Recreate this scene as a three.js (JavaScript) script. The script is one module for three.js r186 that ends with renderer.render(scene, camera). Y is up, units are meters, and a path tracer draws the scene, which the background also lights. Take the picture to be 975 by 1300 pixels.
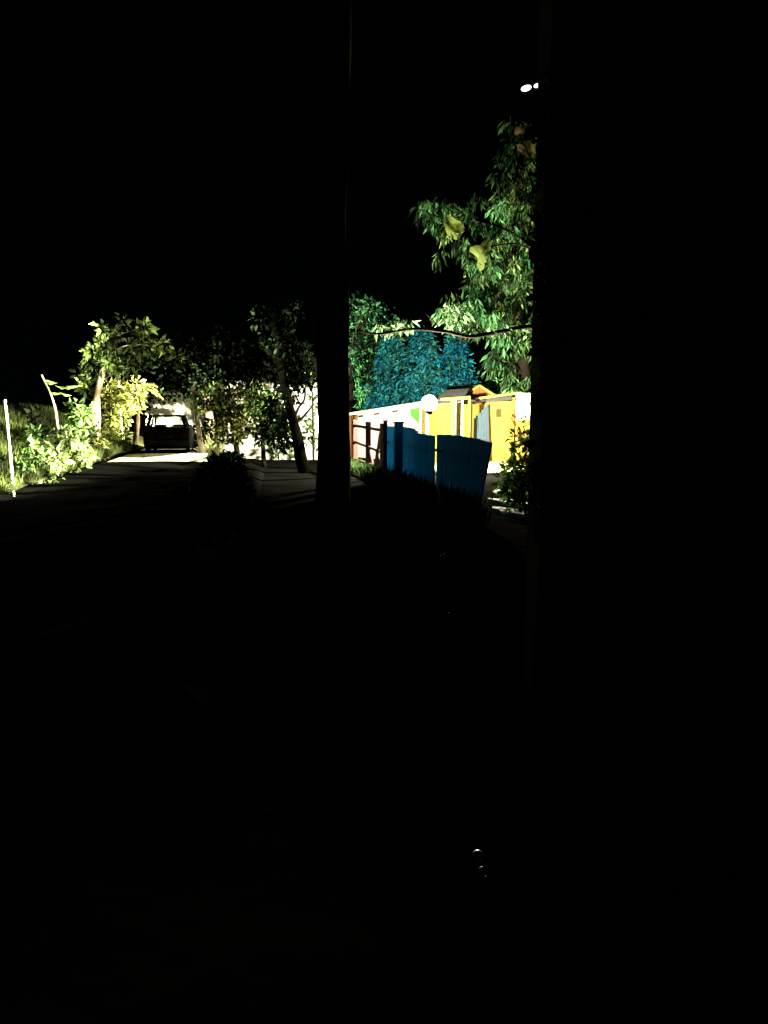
import * as THREE from 'three';
import { mergeGeometries } from 'three/addons/utils/BufferGeometryUtils.js';
import { RoundedBoxGeometry } from 'three/addons/geometries/RoundedBoxGeometry.js';

// ---------- camera, sky, sun, exposure ----------
const scene = new THREE.Scene();
const EYE = 1.6, PITCH = 7.25 * Math.PI / 180, F = 982;           // metres, radians, focal length in photo pixels
const camera = new THREE.PerspectiveCamera(67, 768 / 1024, 0.1, 600);
camera.position.set(0, EYE, 0);
camera.rotation.set(-PITCH, 0, 0);
scene.add(camera);
const renderer = new THREE.WebGLRenderer({ antialias: true });
renderer.toneMapping = THREE.LinearToneMapping;
renderer.toneMappingExposure = 1;
renderer.shadowMap.enabled = true;
const skyData = new Float32Array(64 * 32 * 4);                     // a moonless night: nearly black, a touch bluer at the horizon
for (let j = 0; j < 32; j++) for (let i = 0; i < 64; i++) {
  const up = Math.max(0, (j - 15.5) / 16), k = 0.0016 + 0.0012 * Math.exp(-up * 4);
  skyData.set([k * 0.35, k * 0.7, k, 1], (j * 64 + i) * 4);
}
const sky = new THREE.DataTexture(skyData, 64, 32, THREE.RGBAFormat, THREE.FloatType);
sky.mapping = THREE.EquirectangularReflectionMapping; sky.needsUpdate = true;
scene.background = sky; scene.environment = sky; scene.environmentIntensity = 0.2;
const moon = new THREE.DirectionalLight(new THREE.Color(1, 0.95, 0.85), 0.002);
moon.position.set(-20, 40, -30); moon.castShadow = true; moon.shadow.radius = 10;
moon.shadow.camera.left = moon.shadow.camera.bottom = -45; moon.shadow.camera.right = moon.shadow.camera.top = 45; moon.shadow.camera.far = 150;
scene.add(moon);
const YARD_LAMP = 800, LANE_LAMP = 4500, ADDED_FLOOD = 11000;  // the flood value drives the added lamp behind the trunk

// ---------- helpers ----------
let seed = 12345;
const rnd = () => { seed = (seed * 1664525 + 1013904223) >>> 0; return seed / 4294967296; };
const R = (a, b) => a + (b - a) * rnd();
const used = new Map();
function numbered(n) { const k = used.get(n) || 0; used.set(n, k + 1); return k ? n + '_' + String(k).padStart(3, '0') : n; }
const V = (x, y, z) => new THREE.Vector3(x, y, z);
function at(px, py, d) {                                           // the point seen at a photo pixel, d metres ahead
  const x = (px - 487.5) / F, y = (650 - py) / F, c = Math.cos(PITCH), s = Math.sin(PITCH);
  const Y = y * c - s, Z = c + y * s;
  return V(x / Z * d, EYE + Y / Z * d, -d);
}
const atX = (px, d, py = 550) => at(px, py, d).x;
function mesh(name, geo, mat, parent) {
  const g = Array.isArray(geo) ? (geo.length > 1 ? mergeGeometries(geo.map(q => q.index ? q.toNonIndexed() : q)) : geo[0]) : geo;
  const m = new THREE.Mesh(g, mat); m.castShadow = m.receiveShadow = true;
  m.name = parent ? name : numbered(name);
  (parent || scene).add(m); return m;
}
function thing(name, label, category, p = V(0, 0, 0), group, ry = 0) {
  const o = new THREE.Group(); o.name = numbered(name); scene.add(o);
  o.position.copy(p); o.rotation.y = ry; o.userData = { label, category }; if (group) o.userData.group = group;
  return o;
}
function tag(o, label, category, group, kind) { o.userData = { label, category }; if (group) o.userData.group = group; if (kind) o.userData.kind = kind; return o; }
function structure(name, geo, mat, label) { const m = mesh(name, geo, mat); m.userData = { kind: 'structure', label }; return m; }
const B = (w, h, d, x = 0, y = 0, z = 0, ry = 0, rx = 0, rz = 0) => {
  const g = new THREE.BoxGeometry(w, h, d); g.rotateX(rx); g.rotateZ(rz); g.rotateY(ry); g.translate(x, y, z); return g;
};
function bar(a, b, w, t) {                                         // a squared timber from a to b
  const dir = b.clone().sub(a), L = dir.length(), g = new THREE.BoxGeometry(w, L, t);
  g.applyQuaternion(new THREE.Quaternion().setFromUnitVectors(V(0, 1, 0), dir.normalize()));
  const m = a.clone().add(b).multiplyScalar(.5); g.translate(m.x, m.y, m.z); return g;
}
function limb(pts, r0, r1, seg = 8, wob = .06) {                   // tapered, slightly knotty tube
  const curve = new THREE.CatmullRomCurve3(pts), n = Math.max(6, pts.length * 5), fr = curve.computeFrenetFrames(n, false);
  const pos = [], uv = [], idx = [];
  for (let i = 0; i <= n; i++) {
    const t = i / n, p = curve.getPointAt(t), r = (r0 + (r1 - r0) * t);
    for (let j = 0; j <= seg; j++) {
      const a = j / seg * Math.PI * 2, k = r * (1 + wob * Math.sin(a * 3 + i * .9) + wob * Math.sin(a * 2 - i * .6));
      const q = p.clone().addScaledVector(fr.normals[i], Math.cos(a) * k).addScaledVector(fr.binormals[i], Math.sin(a) * k);
      pos.push(q.x, q.y, q.z); uv.push(j / seg * r0 * 6, t * 3);
    }
  }
  for (let i = 0; i < n; i++) for (let j = 0; j < seg; j++) { const a = i * (seg + 1) + j, b = a + seg + 1; idx.push(a, b, a + 1, b, b + 1, a + 1); }
  const g = new THREE.BufferGeometry();
  g.setAttribute('position', new THREE.Float32BufferAttribute(pos, 3)); g.setAttribute('uv', new THREE.Float32BufferAttribute(uv, 2));
  g.setIndex(idx); g.computeVertexNormals(); return g;
}
// leaves: folded blades gathered in clumps through a crown's volume
class Leaves {
  constructor() { this.p = []; this.c = []; }
  add(o, dir, side, L, W, tone, bend = .25) {
    const up = dir.clone().cross(side).normalize();
    const a = o, m = o.clone().addScaledVector(dir, L * .5), t = o.clone().addScaledVector(dir, L).addScaledVector(up, -L * bend);
    const l = m.clone().addScaledVector(side, W / 2).addScaledVector(up, W * .18), r = m.clone().addScaledVector(side, -W / 2).addScaledVector(up, W * .18);
    for (const v of [a, l, m, a, m, r, l, t, m, m, t, r]) { this.p.push(v.x, v.y, v.z); this.c.push(...tone); }
  }
  spray(c, r, n, L, W, droop, tone) {                              // a clump of n leaves about c
    for (let i = 0; i < n; i++) {
      const d = V(R(-1, 1), R(-1, 1), R(-1, 1)).normalize(), o = c.clone().addScaledVector(d, r * Math.cbrt(rnd()));
      const dir = d.clone().multiplyScalar(1 - Math.abs(droop)).add(V(R(-.35, .35), -droop + R(-.3, .3), R(-.35, .35))).normalize();
      const side = dir.clone().cross(V(R(-1, 1), R(-1, 1), R(-1, 1))).normalize(), k = R(.5, 1.3), b = .15 + 1.5 * Math.pow(rnd(), 1.6);  // wide tone spread paints bright and shaded leaves
      this.add(o, dir, side, L * k, W * k, tone.map(q => q * b), R(0, .4));
    }
  }
  frond(o, dir, len, n, leafL, leafW, sag, tone) {                 // a pinnate palm or fern frond
    const side = dir.clone().cross(V(0, 1, 0)).normalize(); let p = o.clone(), d = dir.clone();
    for (let i = 0; i < n; i++) {
      d.y -= sag / n; d.normalize(); const q = p.clone().addScaledVector(d, len / n);
      const f = Math.sin((i + 1) / (n + 1) * Math.PI) * .7 + .3;
      for (const s of [-1, 1]) {
        const dd = side.clone().multiplyScalar(s).addScaledVector(d, .7).add(V(0, -.25 + R(-.15, .15), 0)).normalize(), k = R(.8, 1.15);
        this.add(q, dd, d.clone().cross(dd).cross(dd).normalize(), leafL * f * k, leafW, tone.map(c => c * R(.75, 1.2)), .2);
      }
      this.add(p, d, side, len / n * 1.05, leafW * .35, tone, 0); p = q;
    }
  }
  geo() {
    const g = new THREE.BufferGeometry(); g.setAttribute('position', new THREE.Float32BufferAttribute(this.p, 3));
    g.setAttribute('color', new THREE.Float32BufferAttribute(this.c, 3)); g.computeVertexNormals(); return g;
  }
}
// ---------- materials ----------
function noiseTex(size, fn, srgb) {
  const d = new Uint8Array(size * size * 4);
  for (let y = 0; y < size; y++) for (let x = 0; x < size; x++) { const c = fn(x / size, y / size); d.set([...c.map(v => Math.max(0, Math.min(255, v * 255))), 255], (y * size + x) * 4); }
  const t = new THREE.DataTexture(d, size, size); t.wrapS = t.wrapT = THREE.RepeatWrapping; t.magFilter = t.minFilter = THREE.LinearFilter;
  if (srgb) t.colorSpace = THREE.SRGBColorSpace; t.needsUpdate = true; return t;
}
const lat = new Float32Array(64 * 64).map(() => rnd());
function vn(x, y, f) {
  x *= f; y *= f; const i = Math.floor(x), j = Math.floor(y), u = x - i, v = y - j, s = u * u * (3 - 2 * u), t = v * v * (3 - 2 * v);
  const g = (a, b) => lat[((b % f + f) % f % 64) * 64 + ((a % f + f) % f % 64)];
  return (g(i, j) * (1 - s) + g(i + 1, j) * s) * (1 - t) + (g(i, j + 1) * (1 - s) + g(i + 1, j + 1) * s) * t;
}
const fbm = (x, y, f = 4) => vn(x, y, f) * .5 + vn(x, y, f * 2) * .27 + vn(x, y, f * 4) * .15 + vn(x, y, f * 8) * .08;
const mottle = (lo, hi) => noiseTex(256, (x, y) => { const k = fbm(x, y), v = lo + (hi - lo) * k; return [v, v, v]; });
const wash = mottle(.88, 1.06), grainT = noiseTex(256, (x, y) => { const v = .55 + .45 * vn(x, y * .125, 32) * .6 + .18 * vn(x, y, 8); return [v, v * .97, v * .92]; });
const mot = mottle(.7, 1.05), mot2 = mottle(.35, 1.2), rough = mottle(.6, 1);
const bump = noiseTex(256, (x, y) => { const v = fbm(x, y, 8); return [v, v, v]; });
const std = (r, g, b, o = {}) => { const m = new THREE.MeshStandardMaterial({ roughness: .9, ...o }); m.color.setRGB(r, g, b); return m; };
const matt = (r, g, b, o = {}) => { const m = new THREE.MeshPhysicalMaterial({ roughness: 1, specularIntensity: 0, ...o }); m.color.setRGB(r, g, b); return m; };
const leafMat = (r, g, b) => { const m = new THREE.MeshPhysicalMaterial({ roughness: .85, transmission: .35, thickness: 0, vertexColors: true, side: THREE.DoubleSide, specularIntensity: .06 }); m.color.setRGB(r, g, b); return m; };
const M = {
  leaf: leafMat(1, 1, 1),
  darkLeaf: matt(1, 1, 1, { vertexColors: true, side: THREE.DoubleSide }),
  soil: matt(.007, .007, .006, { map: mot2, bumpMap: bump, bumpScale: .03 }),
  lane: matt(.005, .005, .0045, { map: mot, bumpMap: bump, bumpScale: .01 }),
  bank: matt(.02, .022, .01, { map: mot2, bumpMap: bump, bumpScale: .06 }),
  lit_slab: std(.45, .44, .22, { map: mot, bumpMap: bump, bumpScale: .006 }),  // pale ground colour that stands in for lamplight
  stone: std(.36, .35, .27, { map: mot2, bumpMap: bump, bumpScale: .01 }),  // pale patch colour that stands in for lamplit ground
  white: std(.86, .84, .78, { map: wash, bumpMap: bump, bumpScale: .004 }),
  cream: std(.62, .58, .46, { map: mot, bumpMap: bump, bumpScale: .004 }),
  yellow: std(.5, .32, .035, { map: mot, bumpMap: bump, bumpScale: .003 }),
  yellowTrim: std(.5, .32, .06, { map: grainT }),
  ochre: std(.27, .22, .03, { map: grainT, bumpMap: grainT, bumpScale: .004 }),
  timber: std(.2, .085, .015, { map: grainT, bumpMap: grainT, bumpScale: .004 }),
  redTimber: std(.06, .012, .008, { map: grainT, bumpMap: grainT, bumpScale: .003 }),
  darkTimber: matt(.018, .018, .016, { map: grainT, bumpMap: grainT, bumpScale: .003 }),
  glareBlue: (() => { const m = new THREE.MeshPhysicalMaterial({ roughness: 1, transmission: .6, thickness: 0, specularIntensity: .2, map: grainT }); m.color.setRGB(.002, .2, .36); return m; })(),  // blue translucent tint painted in place of the glare around the lamp
  greyBlue: std(.05, .09, .13, { map: grainT, bumpMap: grainT, bumpScale: .004 }),
  roof: std(.05, .05, .05, { map: mot2 }),
  green: std(.1, .42, .06, { map: mot }),
  dark: matt(.012, .012, .013, { map: mot }),
  bark: matt(.022, .017, .012, { map: mot2, bumpMap: bump, bumpScale: .03 }),
  shadeBark: matt(.0015, .0013, .001, { map: mot2, bumpMap: bump, bumpScale: .03 }),  // copy of the bark coloured near black in place of shade
  paleBark: std(.28, .24, .17, { map: mot2, bumpMap: bump, bumpScale: .015 }),
  palePaint: std(.7, .68, .6, { map: mot }),
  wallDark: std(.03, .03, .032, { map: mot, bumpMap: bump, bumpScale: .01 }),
  steel: std(.6, .6, .6, { metalness: 1, roughness: .45 }),
  ironDark: matt(.006, .006, .006),
  carPaint: (() => { const m = new THREE.MeshPhysicalMaterial({ roughness: 1, specularIntensity: 0 }); m.color.setRGB(.001, .001, .0012); return m; })(),
  glass: (() => { const m = new THREE.MeshPhysicalMaterial({ roughness: .02, transmission: 1, thickness: 0 }); m.color.setRGB(.92, .95, .94); return m; })(),
  darkGlass: (() => { const m = new THREE.MeshPhysicalMaterial({ roughness: .08 }); m.color.setRGB(.05, .055, .02); return m; })(),
  rubber: matt(.002, .002, .002), seat: matt(.015, .015, .016),
  tail: matt(.003, .0004, .0004, { roughness: .3 }),
};
const glow = (r, g, b, i) => { const m = new THREE.MeshStandardMaterial({ roughness: 1 }); m.color.setRGB(.05, .05, .05); m.emissive.setRGB(r, g, b); m.emissiveIntensity = i; return m; };
function uvXZ(g, k) { const p = g.attributes.position, u = new Float32Array(p.count * 2); for (let i = 0; i < p.count; i++) { u[i * 2] = p.getX(i) * k; u[i * 2 + 1] = p.getZ(i) * k; } g.setAttribute('uv', new THREE.BufferAttribute(u, 2)); return g; }
const laneL = d => -4.3 - .182 * d, laneR = d => -.9 - .182 * d;

// ---------- ground ----------
{
  const g = new THREE.PlaneGeometry(700, 700, 1, 1); g.rotateX(-Math.PI / 2);
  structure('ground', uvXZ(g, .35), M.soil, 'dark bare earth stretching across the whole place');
  const strip = (a, b, n, d0, d1, hfn) => {
    const pos = [], idx = [], W = 14;
    for (let i = 0; i <= n; i++) { const d = d0 + (d1 - d0) * i / n; for (let j = 0; j <= W; j++) { const t = j / W, x = a(d) + (b(d) - a(d)) * t; pos.push(x, hfn(t, d), -d); } }
    for (let i = 0; i < n; i++) for (let j = 0; j < W; j++) { const p = i * (W + 1) + j, q = p + W + 1; idx.push(p, p + 1, q, p + 1, q + 1, q); }
    const q = new THREE.BufferGeometry(); q.setAttribute('position', new THREE.Float32BufferAttribute(pos, 3)); q.setIndex(idx); uvXZ(q, .5); q.computeVertexNormals(); return q;
  };
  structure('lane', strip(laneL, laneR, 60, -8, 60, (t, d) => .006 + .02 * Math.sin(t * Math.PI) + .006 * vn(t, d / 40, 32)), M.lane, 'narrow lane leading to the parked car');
  structure('lit_lane_strip', strip(d => laneL(d) - .15, d => laneR(d) + .1, 8, 25.3, 30.4, (t, d) => .034 + .02 * Math.sin(t * Math.PI)), M.lit_slab, 'strip of lane coloured pale as lamplight before the car');  // pale colour stands in for lamplight lying on the lane
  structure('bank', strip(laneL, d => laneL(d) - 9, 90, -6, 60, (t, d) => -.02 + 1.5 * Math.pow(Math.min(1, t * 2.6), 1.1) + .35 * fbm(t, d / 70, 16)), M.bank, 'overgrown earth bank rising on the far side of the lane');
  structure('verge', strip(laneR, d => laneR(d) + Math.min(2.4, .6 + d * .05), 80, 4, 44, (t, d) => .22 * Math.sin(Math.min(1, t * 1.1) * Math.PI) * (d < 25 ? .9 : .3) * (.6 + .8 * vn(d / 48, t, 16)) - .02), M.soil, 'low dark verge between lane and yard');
}
{ // yard bays, coloured pale to stand in for lamplit ground
  const y = new THREE.Group(); y.name = numbered('yard'); y.userData = { kind: 'structure', label: 'yard ground coloured pale as lamplight in front of the sheds' }; scene.add(y);
  const z0 = -20.4;
  for (let i = 0; i < 4; i++) for (let j = 0; j < 4; j++) {
    const w = 2.2, d = 2.5, g = new RoundedBoxGeometry(w - .015, .12, d - .015, 1, .012);
    g.translate(.1 + w * (i + .5) + .0, -.01 + .008 * rnd(), z0 - d * (j + .5)); mesh('lit_slab', uvXZ(g, .4), M.lit_slab, y);
  }
}
// raised pale patches standing in for lamplit ground beside the bush
[[650, 628, .55], [657, 641, .5], [645, 652, .45], [662, 656, .4], [640, 640, .35]].forEach(([px, py, s], i) => {
  const p0 = at(px, py, 10), k = EYE / (EYE - p0.y), p = V(p0.x * k, 0, p0.z * k);
  const sh = new THREE.Shape(); for (let a = 0; a < 9; a++) { const r = s * R(.6, 1); sh[a ? 'lineTo' : 'moveTo'](Math.cos(a * .698) * r * .4, Math.sin(a * .698) * r * 1.6); }
  const g = new THREE.ExtrudeGeometry(sh, { depth: .05, bevelEnabled: true, bevelSize: .015, bevelThickness: .015, bevelSegments: 1, curveSegments: 1 });
  g.rotateX(-Math.PI / 2); g.rotateY(.5);
  const m = mesh('lit_patch', g, M.stone); m.position.set(p.x, 0, p.z);
  tag(m, ['pale patch for lamplit ground furthest up the path beside the leafy bush', 'pale patch for lamplit ground under the leaves in the middle of the path', 'pale patch for lamplit ground at the left of the path, second nearest the viewer', 'nearest pale patch for lamplit ground at the foot of the leafy bush', 'smallest pale patch for lamplit ground left of the middle of the path'][i], 'stone', 'pale patches for lamplit ground beside the bush');
});

// ---------- yard lamp ----------
const LP = at(545, 512, 20.8);
{
  const t = thing('post_lamp', 'glaring white globe lamp on a post in the yard', 'lamp', V(LP.x, 0, LP.z));
  mesh('post', bar(V(-.02, 0, -.5), V(-.02, LP.y + .02, -.5), .07, .06), M.palePaint, t);
  mesh('arm', bar(V(0, LP.y - .27, -.5), V(0, LP.y - .27, .05), .04, .04), M.palePaint, t);
  mesh('lamp_collar', new THREE.CylinderGeometry(.1, .07, .1, 16).translate(0, LP.y - .24, 0), M.ironDark, t);
  mesh('lamp_globe', new THREE.SphereGeometry(.22, 24, 16).translate(0, LP.y, 0), glow(1, .95, .8, 12), t);
  const l = new THREE.PointLight(new THREE.Color(1, .9, .68), YARD_LAMP, 0, 2); l.position.set(0, LP.y, 0); l.castShadow = true; l.shadow.radius = 4; t.add(l); l.name = 'lamp_light';
}

// ---------- fence and gates along the yard ----------
const FA = at(449, 535, 22), FB = at(625, 562, 11);
function onFence(px) {                                             // where the fence line is seen at a pixel column
  let lo = 0, hi = 1; for (let i = 0; i < 40; i++) { const t = (lo + hi) / 2, d = 22 - 11 * t, x = FA.x + (FB.x - FA.x) * t; if (atX(px, d) > x) lo = t; else hi = t; }
  const t = lo; return V(FA.x + (FB.x - FA.x) * t, FA.y + (FB.y - FA.y) * t, FA.z + (FB.z - FA.z) * t);
}
const fdir = V(FB.x - FA.x, 0, FB.z - FA.z).normalize(), fry = Math.atan2(-fdir.z, fdir.x);
{
  const t = thing('rail_fence', 'rustic open rail fence left of the board gates', 'fence', V(0, 0, 0));
  for (const [px, w, h] of [[450.5, .13, .06], [467.5, .12, .05], [487, .15, .06]]) {
    const p = onFence(px); mesh('fence_post', new RoundedBoxGeometry(w, p.y + h, w, 1, .012).rotateY(fry + .1).translate(p.x, (p.y + h) / 2, p.z), M.redTimber, t);
  }
  const a = onFence(449), b = onFence(491);
  mesh('rail', bar(V(a.x, 1.27, a.z), V(b.x, 1.2, b.z), .06, .07), M.redTimber, t);
  mesh('rail', bar(V(a.x, .82, a.z), V(b.x, .68, b.z), .06, .06), M.redTimber, t);
  mesh('rail', bar(V(a.x, .32, a.z), V(b.x, .3, b.z), .05, .06), M.redTimber, t);
  const s = px => onFence(px);
  mesh('brace', bar(V(s(483).x, 1.15, s(483).z + .05), V(s(475).x, .1, s(475).z + .05), .06, .05), M.redTimber, t);
  mesh('brace', bar(V(s(469).x, .75, s(469).z + .05), V(s(476).x, .1, s(476).z + .05), .05, .05), M.redTimber, t);
  mesh('brace', bar(V(s(478).x, .72, s(478).z + .08), V(s(483).x, .1, s(483).z + .05), .05, .04), M.redTimber, t);
}
function boardLeaf(px0, px1, top, label, lean) {
  const a = onFence(px0), b = onFence(px1), L = Math.hypot(b.x - a.x, b.z - a.z), n = Math.round(L / .17);
  const t = thing('board_gate', label, 'gate', V(a.x, 0, a.z), 'board gates of the yard coloured with blue glare', fry);
  for (let i = 0; i < n; i++) {
    const x = (i + .5) * L / n, px = px0 + (px1 - px0) * (i + .5) / n, h = top(px, onFence(px).y) + R(-.008, .008);
    const g = new THREE.BoxGeometry(L / n - .004, h - .04, .028); g.translate(x, (h + .04) / 2, R(-.004, .004));
    const p = g.attributes.position; for (let k = 0; k < p.count; k++) p.setX(k, p.getX(k) - lean * (x / L) * (1 - p.getY(k) / h));
    mesh('board', g, M.glareBlue, t);
  }
  for (const y of [.3, .95]) mesh('rail', B(L - lean, .05, .04, (L - lean) / 2, y, -.04), M.glareBlue, t);
  for (const y of [.3, .95]) mesh('hinge', B(.3, .035, .012, .22, y, .024), M.ironDark, t);
  return t;
}
boardLeaf(490.5, 551.5, (px, y) => y + (px > 533 ? -.03 : .02) + (px > 505 && px < 531 ? .03 : 0), 'board gate coloured with blue glare left of the bright slit, its top stepped', 0);
boardLeaf(555.5, 625, (px, y) => y + .035 * Math.sin((px - 555.5) / 69.5 * Math.PI), 'board gate coloured with blue glare right of the bright slit, its end leaning', .6);
for (const [px, w, h, label] of [[496, .07, .12, 'thin dark post standing above the left board gate near the rails'], [513.5, .16, .12, 'thick square post coloured with blue glare rising above the middle of the left gate']]) {
  const p = onFence(px), t = thing('gate_post', label, 'post', V(p.x - .12, 0, p.z - .14), null, fry);
  mesh('post', new RoundedBoxGeometry(w, p.y + h, w, 1, .012).translate(0, (p.y + h) / 2, 0), w > .1 ? M.glareBlue : M.darkTimber, t);
  mesh('post_cap', B(w + .03, .03, w + .03, 0, p.y + h + .015, 0), M.darkTimber, t);
}

// ---------- long white shed ----------
{
  const a = at(446, 560, 29), b = at(556, 560, 24.6), L = Math.hypot(b.x - a.x, b.z - a.z), ry = Math.atan2(-(b.z - a.z), b.x - a.x);
  const t = thing('white_shed', 'long low white shed with sloping roof edge behind the rail fence', 'shed', V(a.x, 0, a.z), null, ry);
  const h0 = 1.6, h1 = 2.02, h = x => h0 + (h1 - h0) * x / L, D = 2.5;
  const wall = (x0, x1, mat, z = 0, y0 = 0, cut = .06) => {
    const s = new THREE.Shape([new THREE.Vector2(x0, y0), new THREE.Vector2(x1, y0), new THREE.Vector2(x1, h(x1) - cut), new THREE.Vector2(x0, h(x0) - cut)]);
    const g = new THREE.ExtrudeGeometry(s, { depth: .1, bevelEnabled: false }); g.translate(0, 0, z - .1); return g;
  };
  const n = 6, x0 = .45; for (let i = 0; i < n; i++) { const w = (L - x0 - .9) / n; mesh('wall_panel', wall(x0 + i * w + .004, x0 + (i + 1) * w - .004, M.white, .002 * (i % 2)), M.white, t); }
  mesh('wall', wall(L - .88, L, M.ochre), M.ochre, t);
  mesh('wall', B(.1, 1.5, D, .06, .75, -D / 2 - .1), M.ochre, t); for (let i = 0; i < 7; i++) mesh('board', B(.05 + .012 * (i % 2), 1.9, (D - .1) / 7 - .012, L - .05, .95, -.16 - (D - .1) * (i + .5) / 7), M.ochre, t);
  mesh('wall', B(L - .3, 1.5, .1, L / 2, .75, -D), M.cream, t);
  mesh('end_panel', wall(.03, .4, M.ochre), M.ochre, t);
  for (const x of [0, .42]) mesh('corner_post', B(.07, h(x) - .07, .07, x, (h(x) - .07) / 2, .06), M.timber, t);
  for (let i = 0; i < 3; i++) mesh('slat', B(.36, .05, .03, .21, 1.1 + i * .14, .02), M.timber, t);
  mesh('green_cloth', (() => { const s = new THREE.Shape(); s.moveTo(L - 1.5, h(L - 1.5) - .16); s.lineTo(L - .95, h(L - .95) - .14); s.lineTo(L - 1.0, h(L) - .75); s.quadraticCurveTo(L - 1.2, h(L) - .62, L - 1.42, h(L) - .5); const g = new THREE.ExtrudeGeometry(s, { depth: .02, bevelEnabled: false }); g.translate(0, 0, .01); return g; })(), M.green, t);
  const tilt = Math.atan2(h1 - h0, L);
  const roofG = B(L + .5, .05, D + .45, L / 2, (h0 + h1) / 2 - .025, -D / 2 + .05, 0, 0, tilt); mesh('roof', roofG, M.roof, t);
  mesh('fascia', B(L + .5, .1, .025, L / 2, (h0 + h1) / 2 - .045, .29, 0, 0, tilt), M.white, t);
  for (const x of [.7, 1.75, 2.9]) mesh('vent', B(.32, .05, .02, x, h(x) - .15, .012, 0, 0, tilt), M.dark, t);
}
// ---------- open timber porch right of the lamp ----------
{
  const t = thing('timber_porch', 'open porch with pale posts and yellow green back panels right of the lamp', 'porch', V(0, 0, 0));
  const P = (px, d, y = 0) => { const p = at(px, 540, d); return V(p.x, y, p.z); };
  for (const [px, w, d, m] of [[574, .11, 24.2, M.ochre], [577.5, .09, 24.3, M.greyBlue], [586.5, .06, 24.3, M.cream], [595.5, .07, 24.3, M.ochre]]) { const p = P(px, d); mesh('post', B(w, 2.07, w, p.x, 1.035, p.z), m, t); }
  const a = P(559, 24.5), b = P(597, 24.2);
  mesh('beam', bar(V(a.x, 2.04, a.z + .1), V(b.x, 2.1, b.z - .02), .09, .1), M.ochre, t);
  const q = P(556, 26.4), r = P(600, 26);
  for (let i = 0; i < 5; i++) { const p0 = q.clone().lerp(r, i / 5), p1 = q.clone().lerp(r, (i + .96) / 5); const g = bar(V(p0.x, .9, p0.z), V(p1.x, .9, p1.z), .03, 1.8); g.translate(0, .05, 0); const e = bar(V(p0.x, 1.0, p0.z), V(p1.x, 1.0, p1.z), 1.7, .03); mesh('panel', e, M.ochre, t); }
  mesh('rail', bar(V(q.x, 1.62, q.z + .06), V(r.x, 1.66, r.z + .06), .09, .04), M.greyBlue, t);
  mesh('low_wall', bar(V(a.x, .35, a.z), V(b.x, .35, b.z), .7, .12), M.cream, t);
  mesh('roof', bar(V(a.x, 2.12, a.z - .6), V(b.x - .1, 2.17, b.z - .6), .04, 1.3), M.roof, t);
}
// ---------- pointed timber hut and leaning boards ----------
{
  const p = at(607, 560, 25.9), t = thing('timber_hut', 'tall narrow orange timber hut with pointed gable', 'hut', V(p.x, 0, p.z), null, .15);
  const n = 6, w = .8, hp = x => 2.46 - Math.abs(x) * .62 + (x > 0 ? .1 * x : 0);
  for (let i = 0; i < n; i++) { const x0 = -w / 2 + w * i / n, x1 = x0 + w / n - .006; const s = new THREE.Shape([new THREE.Vector2(x0, 0), new THREE.Vector2(x1, 0), new THREE.Vector2(x1, hp(x1)), new THREE.Vector2(x0, hp(x0))]); const g = new THREE.ExtrudeGeometry(s, { depth: .03, bevelEnabled: false }); g.translate(0, 0, R(-.006, .006)); mesh('board', g, M.timber, t); }
  for (const s of [-1, 1]) { mesh('roof', bar(V(0, 2.53, -.4), V(s * .56, 2.2, -.4), .04, 1.0), M.ochre, t); mesh('wall', B(.04, 2.0, .8, s * .42, 1.0, -.42), M.timber, t); mesh('gable_trim', bar(V(s * .02, 2.5, .05), V(s * .55, 2.18, .05), .06, .03), M.yellowTrim, t); }
  const c = at(609, 545, 25.0);
  const k = thing('board_stack', 'blue grey boards leaning upright between the hut and yellow shed', 'boards', V(c.x, 0, c.z), null, .3);
  for (let i = 0; i < 6; i++) { const x = -.16 + i * .088; mesh('board', B(.08, 1.45 + .09 * i, .025, x, (1.45 + .09 * i) / 2, R(-.01, .01), 0, -.06, R(-.015, .015)), M.greyBlue, k); }
}
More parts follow.
